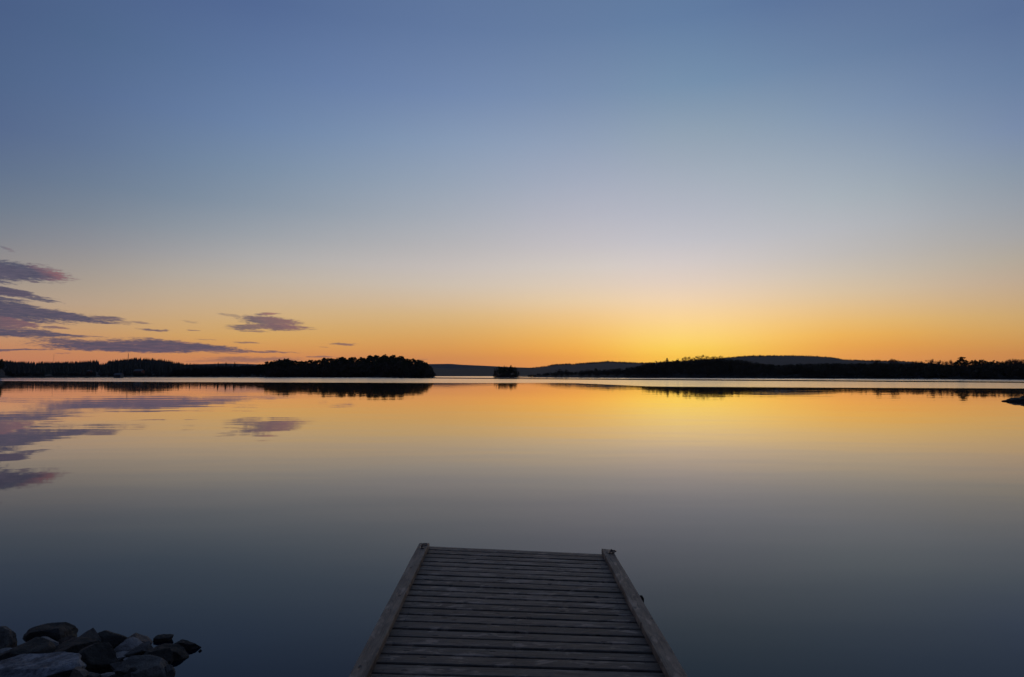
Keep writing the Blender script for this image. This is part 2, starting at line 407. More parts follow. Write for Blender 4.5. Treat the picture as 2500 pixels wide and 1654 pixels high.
def pine_trunk(seed):
    r = random.Random(seed); V = []; Fc = []
    lean = r.uniform(-.02, .02)
    tube(V, Fc, [(0,0,-.05), (lean*.4,0,.3), (lean,0.01,.6), (lean*.6,0,.92)], [.02,.016,.011,.003], 5)
    for _ in range(7):
        z = r.uniform(.3,.85); an = r.random()*6.283; l = .18*(1.1-z)
        tube(V, Fc, [(lean,0,z), (math.cos(an)*l, math.sin(an)*l, z+.05)], [.006,.002], 3, False)
    return V, Fc
def spruce_crown(seed, wide=.17):
    r = random.Random(seed); V = []; Fc = []
    for k in range(15):
        t = k/14; z = .06+.90*t; w = wide*(1-t)**.85+.012
        n = max(3, int(13*(1-t)+3))
        for i in range(n):
            an = r.random()*6.283; rr = w*r.uniform(.35, 1)
            clump(V, Fc, (math.cos(an)*rr, math.sin(an)*rr, z-rr*.25), .032, 4, .028, r, .5)
    clump(V, Fc, (0,0,.965), .012, 5, .022, r, 2)
    return V, Fc
def bare_crown(seed, spread=.5, twig=.006, depth=4):
    r = random.Random(seed); V = []; Fc = []
    def grow(p, d, l, rad, k):
        q_ = p+d*l; mid = p+d*l*.5+Vector((r.gauss(0,1), r.gauss(0,1), r.gauss(0,1)))*l*.05
        tube(V, Fc, [p, mid, q_], [rad, rad*.8, rad*.6], 3, False)
        if k == 0: return
        for _ in range(r.choice((3, 3, 4))):
            nd = (d+Vector((r.gauss(0,1), r.gauss(0,1), r.gauss(.1,.8)))*spread).normalized()
            grow(p+d*l*r.uniform(.45, 1), nd, l*r.uniform(.6,.8), max(rad*.6, twig), k-1)
    for i in range(5):
        an = i*1.257+r.uniform(-.4,.4); e = r.uniform(.7, 1.3)
        d = Vector((math.cos(an)*math.cos(e), math.sin(an)*math.cos(e), math.sin(e)))
        grow(Vector((0,0,.28+.05*i)), d, .24, .010, depth-1)
    a = np.array(V); top = a[:,2].max(); a[:,2] = .2+(a[:,2]-a[:,2].min())*(.8/(top-a[:,2].min()))
    return [tuple(v) for v in a], Fc
def bare_trunk(seed):
    r = random.Random(seed); V = []; Fc = []
    tube(V, Fc, [(0,0,-.05), (r.uniform(-.01,.01),0,.25), (r.uniform(-.02,.02),0,.55)], [.022,.017,.008], 5); return V, Fc
def bushy_crown(seed, wide=.36):
    r = random.Random(seed); V = []; Fc = []
    for k in range(36):
        d = Vector((r.gauss(0,1), r.gauss(0,1), r.gauss(0,1))).normalized()*(r.random()**.4)
        clump(V, Fc, (d.x*wide, d.y*wide, .52+d.z*.40), .08, 14, .04, r, .8)
    return V, Fc
def cone_tree(seed, tiers=4, n=6):
    r = random.Random(seed); V = []; Fc = []
    for k in range(tiers):
        z0 = .02+.70*k/tiers; z1 = min(1, z0+.42); w = .26*(1-k/(tiers+.4)); b = len(V)
        for i in range(n):
            an = 2*math.pi*(i+r.uniform(-.3,.3))/n; q_ = w*r.uniform(.6, 1.15); V.append((math.cos(an)*q_, math.sin(an)*q_, z0+r.uniform(-.05,.03)))
        V.append((r.uniform(-.02,.02), 0, 1 if k == tiers-1 else z1))
        for i in range(n): Fc.append((b+i, b+(i+1)%n, b+n))
    return V, Fc
def proto(kind, crown, trunk, mc, mt):
    Vc, Fcc = crown; Vt, Ft = trunk
    a = np.array(Vc); s = 1/a[:,2].max(); a[:,2] *= s
    return dict(kind=kind, V=a, F=Fcc, Vt=np.array(Vt), Ft=Ft, crown=mesh('crown', a, Fcc, mc), trunk=mesh('trunk', Vt, Ft, mt))
PINES = [proto('pine_tree', pine_crown(10+i, .2+.12*(i % 3), .22+.03*(i % 2)), pine_trunk(50+i), M_pine, M_bark) for i in range(5)]
SPRUCES = [proto('spruce_tree', spruce_crown(20+i, .15+.03*i), pine_trunk(60+i), M_spruce, M_bark) for i in range(3)]
CONES = [proto('spruce_tree', cone_tree(90+i), pine_trunk(90+i), M_spruce, M_bark) for i in range(4)]
BARES = [proto('bare_tree', bare_crown(30+i, .45+.08*i), bare_trunk(70+i), M_twig, M_bark) for i in range(4)]
BUSHY = [proto('leafy_tree', bushy_crown(40+i, .30+.05*i), bare_trunk(80+i), M_bush, M_bark) for i in range(3)]

def plant(pr, X, Y, z, h, w=1.0, label='', cat='tree', group=None):
    e = empty(pr['kind'], (X, Y, z), R.random()*6.283)
    e.scale = (h*w, h*w, h)
    tag(e, label, cat, group)
    for nm in ('trunk', 'crown'):
        o = bpy.data.objects.new(nm, pr[nm]); COL.objects.link(o); o.parent = e
    return e
def wood(name, items, mt, label, cat='forest', simple=1.0):
    """many trees too many and too far to count, as one mass; items: (proto, X, Y, z, h, w)"""
    Vs = []; Fs = []; b = 0
    for (pr, X, Y, z, h, w) in items:
        a = R.random()*6.283; c, s = math.cos(a), math.sin(a)
        Fv = np.array(pr['F'] if len(pr['F'][0]) == 3 else [t for f in pr['F'] for t in ((f[0],f[1],f[2]),(f[0],f[2],f[3]))])
        V0 = pr['V']
        if simple < 1:
            sel = np.arange(0, len(Fv), int(round(1/simple)))
            Fv = Fv[sel]; used, inv = np.unique(Fv, return_inverse=True); V0 = V0[used]; Fv = inv.reshape(-1, 3)
            ctr = V0[Fv].mean(1, keepdims=True); V0 = (ctr+(V0[Fv]-ctr)*1.7).reshape(-1, 3); Fv = np.arange(len(V0)).reshape(-1, 3)
        v = V0*np.array([h*w, h*w, h])
        v = np.stack([v[:,0]*c-v[:,1]*s+X, v[:,0]*s+v[:,1]*c+Y, v[:,2]+z], 1)
        Vs.append(v); Fs.append(Fv+b); b += len(v)
    V_ = np.concatenate(Vs).astype(np.float32); F_ = np.concatenate(Fs).astype(np.int32)
    me = bpy.data.meshes.new(name); me.vertices.add(len(V_)); me.vertices.foreach_set('co', V_.ravel())
    me.loops.add(F_.size); me.loops.foreach_set('vertex_index', F_.ravel())
    me.polygons.add(len(F_)); me.polygons.foreach_set('loop_start', np.arange(0, F_.size, 3, dtype=np.int32))
    me.update(calc_edges=True); me.materials.append(mt)
    return tag(obj(name, me), label, cat, None, 'stuff')

# ------------------------------------------------------------------ far hills
blue = [(900,888),(1045,889),(1100,888.5),(1125,890.5),(1200,894),(1260,897),(1330,899)]
o, z_ = ridge('hill', blue, 3600, 4600, M_hill, 1)
front_mid = [(1000,899),(1060,898),(1110,900),(1180,897),(1250,898.5),(1290,899),(1340,900)]
o, z_ = ridge('hill', front_mid, 800, 1500, M_hill, 1)
right_ridge = [(1240,899),(1290,899),(1330,894),(1355,889),(1390,887.5),(1396,889),(1420,886),(1480,882),(1540,884.5),(1590,885.5),(1640,882),(1740,876),(1800,870.5),(1835,868),(1880,867.5),(1930,867.5),(1985,869),(2030,872),(2060,877),(2100,879),(2150,880),(2210,881.5),(2260,886),(2340,893),(2700,897)]
o, z_right = ridge('hill', right_ridge, 1100, 2600, M_hill, 4.0, step=5)
it = []
for _ in range(2600):
    px = R.uniform(1250, 2300); t = R.choice((1.0, .985, .96))
    X, Y, z = z_right(px, t); it.append((R.choice(CONES), X, Y, z-1, R.uniform(4.5, 7) if R.random() < .96 else 9, R.uniform(1.0, 1.6)))
wood('forest', it, M_spruce, 'even forest cover on the long dark ridge at right')
left_far = [(380,893),(470,889.5),(505,888.8),(545,887.5),(590,888.3),(640,890),(700,893)]
o, z_ = ridge('hill', left_far, 3000, 4200, M_hill, 1)
left_hill = [(-260,873),(-60,872),(0,880),(30,884),(80,885.5),(150,885.5),(200,884),(238,881),(241,889),(258,889.5),(264,883),(290,878.5),(330,875.5),(370,877),(400,880),(430,886),(446,889.5),(500,892),(560,893.5),(640,894),(760,897)]
o, z_left = ridge('hill', left_hill, 620, 1500, M_hill, 11.5, step=4)
it = []
for _ in range(4200):
    px = R.uniform(-200, 620)
    t = R.choice((1.0, .985, R.random()))
    X, Y, z = z_left(px, t); h = R.uniform(9.5, 13.5) if R.random() < .9 else 16
    it.append((R.choice(CONES), X, Y, z-.8, h, R.uniform(.8, 1.2)))
wood('forest', it, M_spruce, 'dense spruce forest covering the far hills at left')

# ------------------------------------------------------------------ near left shore (low wooded land)
lshore = [(-300,889),(-40,876),(-14,872),(6,874),(14,884),(40,905),(120,910),(240,910),(420,903),(470,899),(520,897),(560,896),(600,892),(640,889),(680,886)]
o, z_ls = ridge('land', lshore, [(-300,430),(0,400),(200,430),(700,560)], [(-300,500),(0,470),(200,520),(700,700)], M_ground, 9, rough=.3)
it = []
for _ in range(520):
    px = R.choice((R.uniform(410, 680), R.uniform(460, 680), R.uniform(14, 460))); t = R.random()**.7
    X, Y, z = z_ls(px, t); yt = float(np.interp(px, [a for a, _ in lshore], [b for _, b in lshore]))
    h = max(2.5, (height_at(px, yt, Y)-z)*R.uniform(.7, 1.06)) if px > 420 else R.uniform(2, 4.5)
    it.append((R.choice(SPRUCES+PINES if px > 420 else BUSHY), X, Y, z-.3, min(h, 16), R.uniform(.9, 1.4)))
wood('shore_wood', it, M_spruce, 'low dark woods along the left shore', simple=.34)
GL = 'tall pines at the left edge of the lake'
for k in range(9):
    px = R.uniform(-60, 9); t = R.random(); X, Y, z = z_ls(px, .3+.6*t)
    yt = float(np.interp(px, [a for a, _ in lshore], [b for _, b in lshore]))
    plant(R.choice(PINES), X, Y, z-.3, (height_at(px, yt, Y)-z)*R.uniform(.85, 1.02), 1.1, 'dark pine in the stand cut by the left edge of the view', 'tree', GL)
# meadow strips behind the left shore
def strip(name, px0, px1, y0, y1, Y, d):
    V = []; Fc = []
    for i in range(13):
        px = px0+(px1-px0)*i/12
        a = at_depth(px, y1, Y); b = at_depth(px, y0, Y+d)
        V += [tuple(a), tuple(b), (a.x, a.y, -.5), (b.x, b.y, -.5)]
    for i in range(12):
        a = i*4; Fc += [(a, a+4, a+5, a+1), (a+2, a+6, a+4, a)]
    return tag(obj(name, mesh(name, V, Fc, M_field)), kind='structure')
strip('meadow', 20, 165, 915.6, 917.0, 470, 60)

# ------------------------------------------------------------------ wooded island
isl_sky = [(628,908),(640,895),(655,886),(672,880.5),(684,878),(700,877),(710,878),(716,881.5),(735,882.5),(760,880.5),(780,880.5),(790,875),(800,872.5),(822,875),(838,873),(848,876),(862,872),(872,877),(885,873),(900,869.5),(920,868.5),(945,866.5),(960,869),(980,871),(1000,875.5),(1020,879.5),(1038,884),(1046,890),(1056,900),(1062,910)]
isx = lambda px: float(np.interp(px, [a for a, _ in isl_sky], [b for _, b in isl_sky]))
ICX, ICY, IRX, IRY = -135.5, 520.0, 72.5, 34.0
V = []; Fc = []; nr, na = 9, 64
for i in range(nr+1):
    rr = i/nr
    for j in range(na):
        a = 2*math.pi*j/na; w = 1+.05*NZ(math.cos(a)*2, math.sin(a)*2)
        z = 4.2*(1-rr*rr)+(-.35 if rr > .99 else .25) + .4*NZ(rr*9*math.cos(a), rr*9*math.sin(a))
        V.append((ICX+IRX*rr*w*math.cos(a)*1.02, ICY+IRY*rr*w*math.sin(a), z if rr < .99 else -.5))
for i in range(nr):
    for j in range(na): Fc.append((i*na+j, i*na+(j+1)%na, (i+1)*na+(j+1)%na, (i+1)*na+j))
tag(obj('island_ground', mesh('island_ground', V, Fc, M_ground, True)), kind='structure')
def isl_z(X, Y):
    r2 = ((X-ICX)/IRX)**2+((Y-ICY)/IRY)**2
    return 4.2*max(0, 1-r2)+.2
GI = 'pines crowding the wooded island'
placed = []
# skyline row: evenly spread so the outline is kept
n_sky = 92
for k in range(n_sky):
    px = 646+(1056-646)*(k+R.uniform(.2,.8))/n_sky; Y = ICY+R.uniform(-12, 16); X = (px-1250)/F*Y*math.cos(PITCH)
    if ((X-ICX)/IRX)**2 > .97: Y = ICY
    z = isl_z(X, Y); h = height_at(px, isx(px), Y)-z; placed.append((X, Y, z, h*R.uniform(.90, 1.05)+.6))
while len(placed) < 150:
    X = ICX+R.uniform(-1, 1)*IRX*.97; Y = ICY-R.uniform(-.2, .96)*IRY
    if ((X-ICX)/IRX)**2+((Y-ICY)/IRY)**2 > .95: continue
    px = px_of(X, Y); z = isl_z(X, Y); h = height_at(px, isx(px), Y)-z
    placed.append((X, Y, z, h*R.uniform(.62, .92)))
for X, Y, z, h in placed:
    plant(R.choice(PINES), X, Y, z-.2, max(h, 3), R.uniform(.85, 1.2), 'dark pine among those crowding the wooded island', 'tree', GI)
it = []
for _ in range(520):
    a = R.random()*6.283; rr = R.random()**.35*.99; X, Y = ICX+IRX*rr*math.cos(a), ICY+IRY*rr*math.sin(a)
    hh = (height_at(px_of(X, Y), isx(px_of(X, Y)), Y))*.62
    it.append((R.choice(BUSHY), X, Y, isl_z(X, Y)-.6, min(R.uniform(4, 12), max(hh, 1.5)), R.uniform(1.0, 1.7)))
wood('undergrowth', it, M_bush, 'dark undergrowth and shore bushes under the island pines', 'undergrowth', simple=.5)

# ------------------------------------------------------------------ small islet
V = []; Fc = []; LX, LY = -4.4, 445.0
for i in range(6):
    rr = i/5
    for j in range(32):
        a = 2*math.pi*j/32; V.append((LX+9.6*rr*math.cos(a), LY+6*rr*math.sin(a), 1.0*(1-rr*rr)-(.3 if i == 5 else 0)))
for i in range(5):
    for j in range(32): Fc.append((i*32+j, i*32+(j+1)%32, (i+1)*32+(j+1)%32, (i+1)*32+j))
tag(obj('islet_ground', mesh('islet_ground', V, Fc, M_ground, True)), kind='structure')
GT = 'trees on the tiny round islet'
for px, yt in ((1207,899),(1212,896),(1219,895),(1225,895),(1231,893),(1236,894),(1240,896),(1247,893),(1251,895),(1257,896),(1262,900),(1215,901),(1228,900),(1243,901),(1254,903),(1236,903),(1222,897),(1229,896),(1233,896),(1209,903),(1244,897),(1259,902),(1266,908),(1270,912)):
    Y = LY+R.uniform(-2.5, 3); X = (px-1250)/F*Y*math.cos(PITCH); X = min(max(X, LX-8.5), LX+9.2)
    plant(R.choice(PINES+SPRUCES), X, Y, .2, height_at(px, yt+R.uniform(-1.5, 1.5), Y)-.2, 1.0, 'small dark pine in the clump filling the tiny round islet', 'tree', GT)
it = []
for _ in range(46):
    a = R.random()*6.283; rr = R.random()**.5; it.append((R.choice(BUSHY), LX+8.8*rr*math.cos(a), LY+5.2*rr*math.sin(a), 0, R.uniform(1.2, 3.6)*(1.1-.5*rr), 1.3))
wood('undergrowth', it, M_bush, 'low bushes filling the tiny round islet under its pines', 'undergrowth', simple=.5)

# ------------------------------------------------------------------ right shore
rs = [(1180,520),(1270,450),(1400,430),(1540,412),(1840,372),(2100,332),(2250,300),(2500,262),(2900,235)]
rsY = lambda px: float(np.interp(px, [a for a, _ in rs], [b for _, b in rs]))
wood_sky = [(1230,921),(1270,915),(1330,908),(1400,904),(1480,900),(1545,894),(1575,885),(1610,880.5),(1640,878),(1680,876),(1720,873.5),(1770,873),(1800,875),(1830,879),(1870,886),(1910,888),(1960,885),(2040,884),(2120,884),(2170,883),(2260,884),(2300,887),(2360,887.5),(2440,885),(2520,883),(2900,884)]
rc = [(a, b+(95 if a < 1900 else 80)) for a, b in rs]
o, z_rs = ridge('land', wood_sky, rs, rc, M_ground, 3.0, step=6, rough=.35)
wsx = lambda px: float(np.interp(px, [a for a, _ in wood_sky], [b for _, b in wood_sky]))
it = []
for _ in range(2300):
    px = R.uniform(1290, 2700); t = R.random()
    if px < 1540 and R.random() < .4: continue
    X, Y, z = z_rs(px, t); h = (height_at(px, wsx(px)+R.uniform(.5, 7), Y)-z)
    h = min(max(h, 1.2), R.uniform(3.5, 8) if t < .8 else 5)
    it.append((R.choice(BUSHY+BARES[:1]), X, Y, z-.3, h, R.uniform(.9, 1.5)))
wood('shore_wood', it, M_bush, 'dense leafless brush and young wood along the right shore', simple=.25)
GB = 'bare trees standing up from the right shore woods'
for px, yt, w in ((1603,882,1),(1668,875,.9),(1675,872.5,1.3),(1684,872.5,1.2),(1695,874,1),(1700,872,1),(1707,869.5,1.2),(1714,867.5,1.2),(1722,869,1.2),(1729,871.5,1),(1738,871.5,1),(1748,871,1.3),(1757,870,1.2),(1764,871,1),(1690,877,1),(1742,873,1)):
    X, Y, z = z_rs(px, .97); plant(R.choice(BARES), X, Y, z-.4, height_at(px, yt-1.8, Y)-z+.4, w*1.1, 'small bare tree in the row on the dark wooded knoll right of the glow', 'tree', 'bare trees on the wooded knoll')
for px, yt, pr, lb in ((1629,873.2,PINES[1],'lone dark pine standing tallest at the left end of the knoll'),(1655,874.6,BUSHY[0],'round dense tree next right of the lone pine on the knoll')):
    X, Y, z = z_rs(px, .9); plant(pr, X, Y, z-.3, height_at(px, yt, Y)-z, 1.0, lb)
for px, yt, w in ((2140,877,1.2),(2144,878.5,1),(2178,876.5,1),(2183,875.5,1.2),(2188,877,1),(2232,881.5,1.2),(2238,881,1),(2246,881.5,1.1),(2251,884.5,1)):
    X, Y, z = z_rs(px, 1.0); plant(R.choice(BARES), X, Y, z-.4, height_at(px, yt-.5, Y)-z+.4, w, 'thin bare tree rising from the low ridge left of the big pine', 'tree', 'bare trees on the low ridge')
for px, yt, w in ((2272,877.5,1),(2276,878,.8),(2288,881,1),(2291,880,1.2),(2297,882,1),(2306,881,.9),(2311,883,1),(2319,880,.9),(2324,878.5,.7),(2331,884,1)):
    X, Y, z = z_rs(px, R.uniform(.5, .9)); plant(R.choice(BARES), X, Y, z-.4, height_at(px, yt-1.5, Y)-z+.4, w*.9, 'leafless tree in the row just left of the big pine at right', 'tree', GB)
X, Y, z = z_rs(2350, .45)
plant(PINES[3], X, Y, z-.3, height_at(2350, 870.6, Y)-z+.3, 1.5, 'big broad pine standing highest on the right shore')
for px, yt, w, pr in ((2334,883,1,2),(2341,878.5,1.3,0),(2360,877,1.3,1),(2375,878,1,4),(2383,877.5,1.2,0),(2395,877,1,4),(2400,876.5,1.2,1),(2406,879,1,2),(2412,880,1,0),(2420,881,1,2),(2427,878,1,1),(2437,880.5,1.3,4),(2448,880,.8,0),(2458,882,1.2,3),(2468,881,1,2),(2480,881,1.2,1),(2493,880,1.2,0),(2506,878,1,3),(2520,877,1.2,1)):
    X, Y, z = z_rs(px, R.uniform(.3, .8)); plant(PINES[pr], X, Y, z-.3, height_at(px, yt, Y)-z, w*1.05, 'dark pine in the uneven row right of the big pine', 'tree', 'pines along the right end of the shore')
for px, yt, w in ((2388,877.5,1),(2366,880,1.2),(2457,880,1),(2464,877.5,1),(2472,875.5,1.2),(2478,876,1),(2486,876,1.2),(2497,877,1.2),(2503,876,1),(2445,882,1)):
    X, Y, z = z_rs(px, R.uniform(.6, .95)); plant(R.choice(BARES), X, Y, z-.4, height_at(px, yt, Y)-z+.4, w, 'thin leafless tree among the pines near the right edge', 'tree', 'bare trees at the right edge')
GD = 'dark trees before the right hill'
for px in (1365,1382,1438,1455,1500,1509,1870,1965,1985,1992,2010,2021,2033,2048,2060,2085,2118,2150,2195,2225,2262):
    yt = R.uniform(893, 898) if px > 1600 else R.uniform(898, 904)
    X, Y, z = z_rs(px, R.uniform(.1, .5)); plant(R.choice(PINES+BUSHY), X, Y, z-.3, height_at(px, yt, Y)-z, 1.3, 'dark tree on the low shore in front of the long right hill', 'tree', GD)

# ------------------------------------------------------------------ small buildings and masts on the far shores
M_pale = flat('pale_paint', (.07, .085, .09), .7, .12, 1.0)
M_red = flat('red_paint', (.12, .045, .035), .8, .15, 1.0)
M_roofing = flat('roofing', (.045, .05, .055), .6, .15, 1.0)
M_dark = flat('dark_opening', (.02, .02, .025), .3, .1, 1.0)
M_steel = flat('mast_steel', (.12, .10, .10), .5, .1, 1.0)
def house(name, X, Y, z, w, d, hw, hr, label, cat, wallm, roofm, rz=0.0, wins=3, chimney=False):
    e = empty(name, (X, Y, z), rz); tag(e, label, cat)
    V = []; Fc = []; box(V, Fc, -w/2, w/2, -d/2, d/2, -1.0, hw)
    b = len(V); V += [(-w/2,-d/2,hw),(-w/2,d/2,hw),(-w/2,0,hw+hr),(w/2,-d/2,hw),(w/2,d/2,hw),(w/2,0,hw+hr)]; Fc += [(b,b+2,b+1),(b+3,b+4,b+5)]
    obj('wall', mesh('wall', V, Fc, wallm), e)
    V = []; Fc = []; o_ = .35; t = .12
    for s in (-1, 1):
        b = len(V); k = hr/(d/2)
        P = [(-w/2-o_, s*(d/2+o_), hw-o_*k+.02), (w/2+o_, s*(d/2+o_), hw-o_*k+.02), (w/2+o_, 0, hw+hr+.02), (-w/2-o_, 0, hw+hr+.02)]
        V += P+[(x, y, z2+t) for x, y, z2 in P]
        Fc += [(b,b+1,b+2,b+3),(b+7,b+6,b+5,b+4),(b,b+4,b+5,b+1),(b+1,b+5,b+6,b+2),(b+3,b+2,b+6,b+7),(b,b+3,b+7,b+4)]
    rf = obj('roof', mesh('roof', V, Fc, roofm), e)
    if chimney:
        V = []; Fc = []; box(V, Fc, w*.15, w*.15+.7, -.35, .35, hw+hr*.5, hw+hr+.9); obj('chimney', mesh('chimney', V, Fc, M_dark), rf)
    for i in range(wins):
        x = -w/2+w*(i+1)/(wins+1); V = []; Fc = []; box(V, Fc, x-.45, x+.45, -d/2-.03, -d/2+.05, hw*.38, hw*.8)
        obj('window', mesh('window', V, Fc, M_dark), e)
    V = []; Fc = []; box(V, Fc, w*.44-.9, w*.44, -d/2-.04, -d/2+.05, 0, hw*.75); obj('door', mesh('door', V, Fc, M_dark), e)
    return e
p = at_depth(340, 906.5, 640); house('house', p.x, p.y, p.z-2.2, 7.5, 7, 2.3, 1.7, 'pale roofed house on the wooded slope under the left hill', 'house', M_red, M_pale, .1, 3, True)
p = at_depth(219, 906.5, 640); house('cabin', p.x, p.y, p.z-1.6, 3.2, 3, 1.7, 1.0, 'tiny pale roofed cabin left of the house on the wooded slope', 'cabin', M_red, M_pale, -.2, 1)
p = at_depth(290, 917.5, 395); house('boathouse', p.x, p.y, .3, 4.0, 3.5, 1.7, .9, 'grey boathouse low on the left shore below the tall mast', 'boathouse', M_roofing, M_dark, .05, 1)
p = at_depth(2260, 921, 306); house('long_shed', p.x, p.y, .45, 8.3, 4.5, 1.2, .8, 'long low grey shed near the water, left of the big pine', 'shed', M_roofing, M_roofing, .0, 3)
p = at_depth(2298, 921, 304); house('shed', p.x, p.y, .45, 4.6, 4, 1.2, .9, 'shorter grey shed just right of the long low shed', 'shed', M_roofing, M_roofing, .0, 1)
def mast(px, ytop, ybase, Y, w, label):
    a = at_depth(px, ybase, Y); H = height_at(px, ytop, Y)-a.z+6
    e = empty('radio_mast', (a.x, a.y, a.z-6)); tag(e, label, 'mast')
    V = []; Fc = []
    for k in range(3):
        an = k*2.094; x, y = math.cos(an)*w, math.sin(an)*w; tube(V, Fc, [(x, y, 0), (x*.5, y*.5, H)], w*.16, 4)
    n = 22
    for i in range(n):
        z0, z1 = H*i/n, H*(i+1)/n; f0, f1 = 1-.5*i/n, 1-.5*(i+1)/n
        for k in range(3):
            a0, a1 = k*2.094, (k+1)*2.094
            tube(V, Fc, [(math.cos(a0)*w*f0, math.sin(a0)*w*f0, z0), (math.cos(a1)*w*f1, math.sin(a1)*w*f1, z1)], w*.09, 3)
    obj('lattice', mesh('lattice', V, Fc, M_steel), e)
    V = []; Fc = []; tube(V, Fc, [(0, 0, H-1), (0, 0, H+3)], w*.14, 5); obj('antenna', mesh('antenna', V, Fc, M_steel), e)
mast(313, 864, 876, 1400, 1.0, 'tall thin radio mast on the crest of the left hill')
mast(131, 864.5, 885, 3000, .8, 'fainter distant radio mast above the low forest at far left')

# small pale rowing boats drawn up, and a jetty edge, at the right shore
M_boat = flat('boat_paint', (.42, .42, .40), .5, .1, 1.0)
M_wood = None
def rowboat(X, Y, z, L, rz, label, grp=None):
    e = empty('rowing_boat', (X, Y, z), rz); tag(e, label, 'boat', grp)
    V = []; Fc = []; n = 10
    for i in range(n+1):
        t = i/n*2-1; w = .62*(1-abs(t)**2.4)*L/4+.02; zz = .42+.18*t*t
        for s, k in ((-1, 1), (-.75, .45), (0, 0), (.75, .45), (1, 1)): V.append((t*L/2, s*w, zz*k+.05*t*t))
    for i in range(n):
        for j in range(4): a = i*5+j; Fc.append((a, a+5, a+6, a+1))
    me = mesh('hull', V, Fc, M_boat, True); h = obj('hull', me, e)
    sm = h.modifiers.new('solid', 'SOLIDIFY'); sm.thickness = .04
    for x in (-L*.22, L*.05, L*.28):
        V = []; Fc = []; w = .55*(1-abs(2*x/L)**2.4)*L/4; box(V, Fc, x-.12, x+.12, -w, w, .30, .33); obj('thwart', mesh('thwart', V, Fc, M_field), e)
for px, L, a in ((2090, 3.4, .1),):
    p = at_depth(px, 919.6, 345); rowboat(p.x, p.y, max(p.z, .5), 3.6, a, 'small pale rowing boat drawn up on the bank below the right ridge')
stones = []
M_rock = None

# ------------------------------------------------------------------ stone
def b_rock(seed, a, bcol, mott=1.0, lichen=.0):
    def f(q, b):
        tcn = q.n('ShaderNodeTexCoord').outputs['Object']
        p = q.mapping(tcn, (1, 1, 1), (seed*3.1, seed*1.7, seed))
        n = q.noise(p, 9, 6, .65); n2 = q.noise(p, 38, 4, .6); n3 = q.noise(q.mapping(p, (1, 1, 3)), 4.0, 5, .6, .8)
        c = q.mix(q.step(n, .33, .68), a, bcol)
        c = q.mix(q.m('MULTIPLY', q.step(n2, .45, .75), .45*mott), c, tuple(v*.45 for v in a))
        c = q.mix(q.m('MULTIPLY', q.step(n3, .58, .66), lichen), c, (.22, .20, .13))
        q.put(b.inputs['Base Color'], c)
        b.inputs['Roughness'].default_value = .8; b.inputs['Specular IOR Level'].default_value = .15
        bp = q.n('ShaderNodeBump'); bp.inputs['Strength'].default_value = .9; bp.inputs['Distance'].default_value = .02
        q.put(bp.inputs['Height'], q.m('ADD', n2, q.m('MULTIPLY', n, 1.4))); q.put(b.inputs['Normal'], bp.outputs[0])
    return f
ROCKM = dict(
    grey=mat('grey_stone', b_rock(1, (.085,.078,.070), (.15,.138,.125), 1, .3)),
    dark=mat('dark_stone', b_rock(2, (.028,.026,.023), (.060,.055,.049), 1, .25)),
    pale=mat('pale_stone', b_rock(3, (.17,.158,.150), (.30,.28,.265), .6, .0)),
    warm=mat('reddish_stone', b_rock(4, (.13,.105,.085), (.22,.18,.15), .8, .1)),
    mott=mat('mottled_stone', b_rock(5, (.075,.078,.085), (.26,.265,.28), 1.3, .3)))
def rock_mesh(seed, sx, sy, sz, cuts=9, rnd=.10, sub=4, shape=None):
    r = random.Random(seed)
    import bmesh
    bm = bmesh.new(); bmesh.ops.create_icosphere(bm, subdivisions=sub, radius=1.0)
    planes = []
    for _ in range(cuts+5):
        d = Vector((r.gauss(0,1), r.gauss(0,1), r.gauss(0,.8))).normalized(); planes.append((d, r.uniform(.50, .80)))
    if shape:
        for d, k in shape: planes.append((Vector(d).normalized(), k))
    off = Vector((r.random()*50, r.random()*50, r.random()*50))
    for v in bm.verts:
        p_ = v.co.copy()
        for d, k in planes:
            t = p_.dot(d)
            if t > k: p_ -= d*(t-k)
        nrm = v.co.normalized()
        p_ += nrm*(mn.noise(p_*1.3+off)*rnd*.55+mn.noise(p_*3.4+off)*rnd*.30+mn.noise(p_*9+off)*rnd*.16+mn.noise(p_*21+off)*rnd*.06)
        v.co = p_
    xs_ = [v.co.x for v in bm.verts]; ys_ = [v.co.y for v in bm.verts]; zs_ = [v.co.z for v in bm.verts]
    cx, cy, cz = [(max(a)+min(a))/2 for a in (xs_, ys_, zs_)]; hx, hy, hz = [(max(a)-min(a))/2 for a in (xs_, ys_, zs_)]
    for v in bm.verts: v.co = Vector(((v.co.x-cx)/hx*sx, (v.co.y-cy)/hy*sy, (v.co.z-cz)/hz*sz))
    me = bpy.data.meshes.new('rock'); bm.to_mesh(me); bm.free(); me.shade_smooth()
    if sub > 3: me.set_sharp_from_angle(angle=math.radians(24))
    return me
GR = 'rocks heaped at the left water edge'
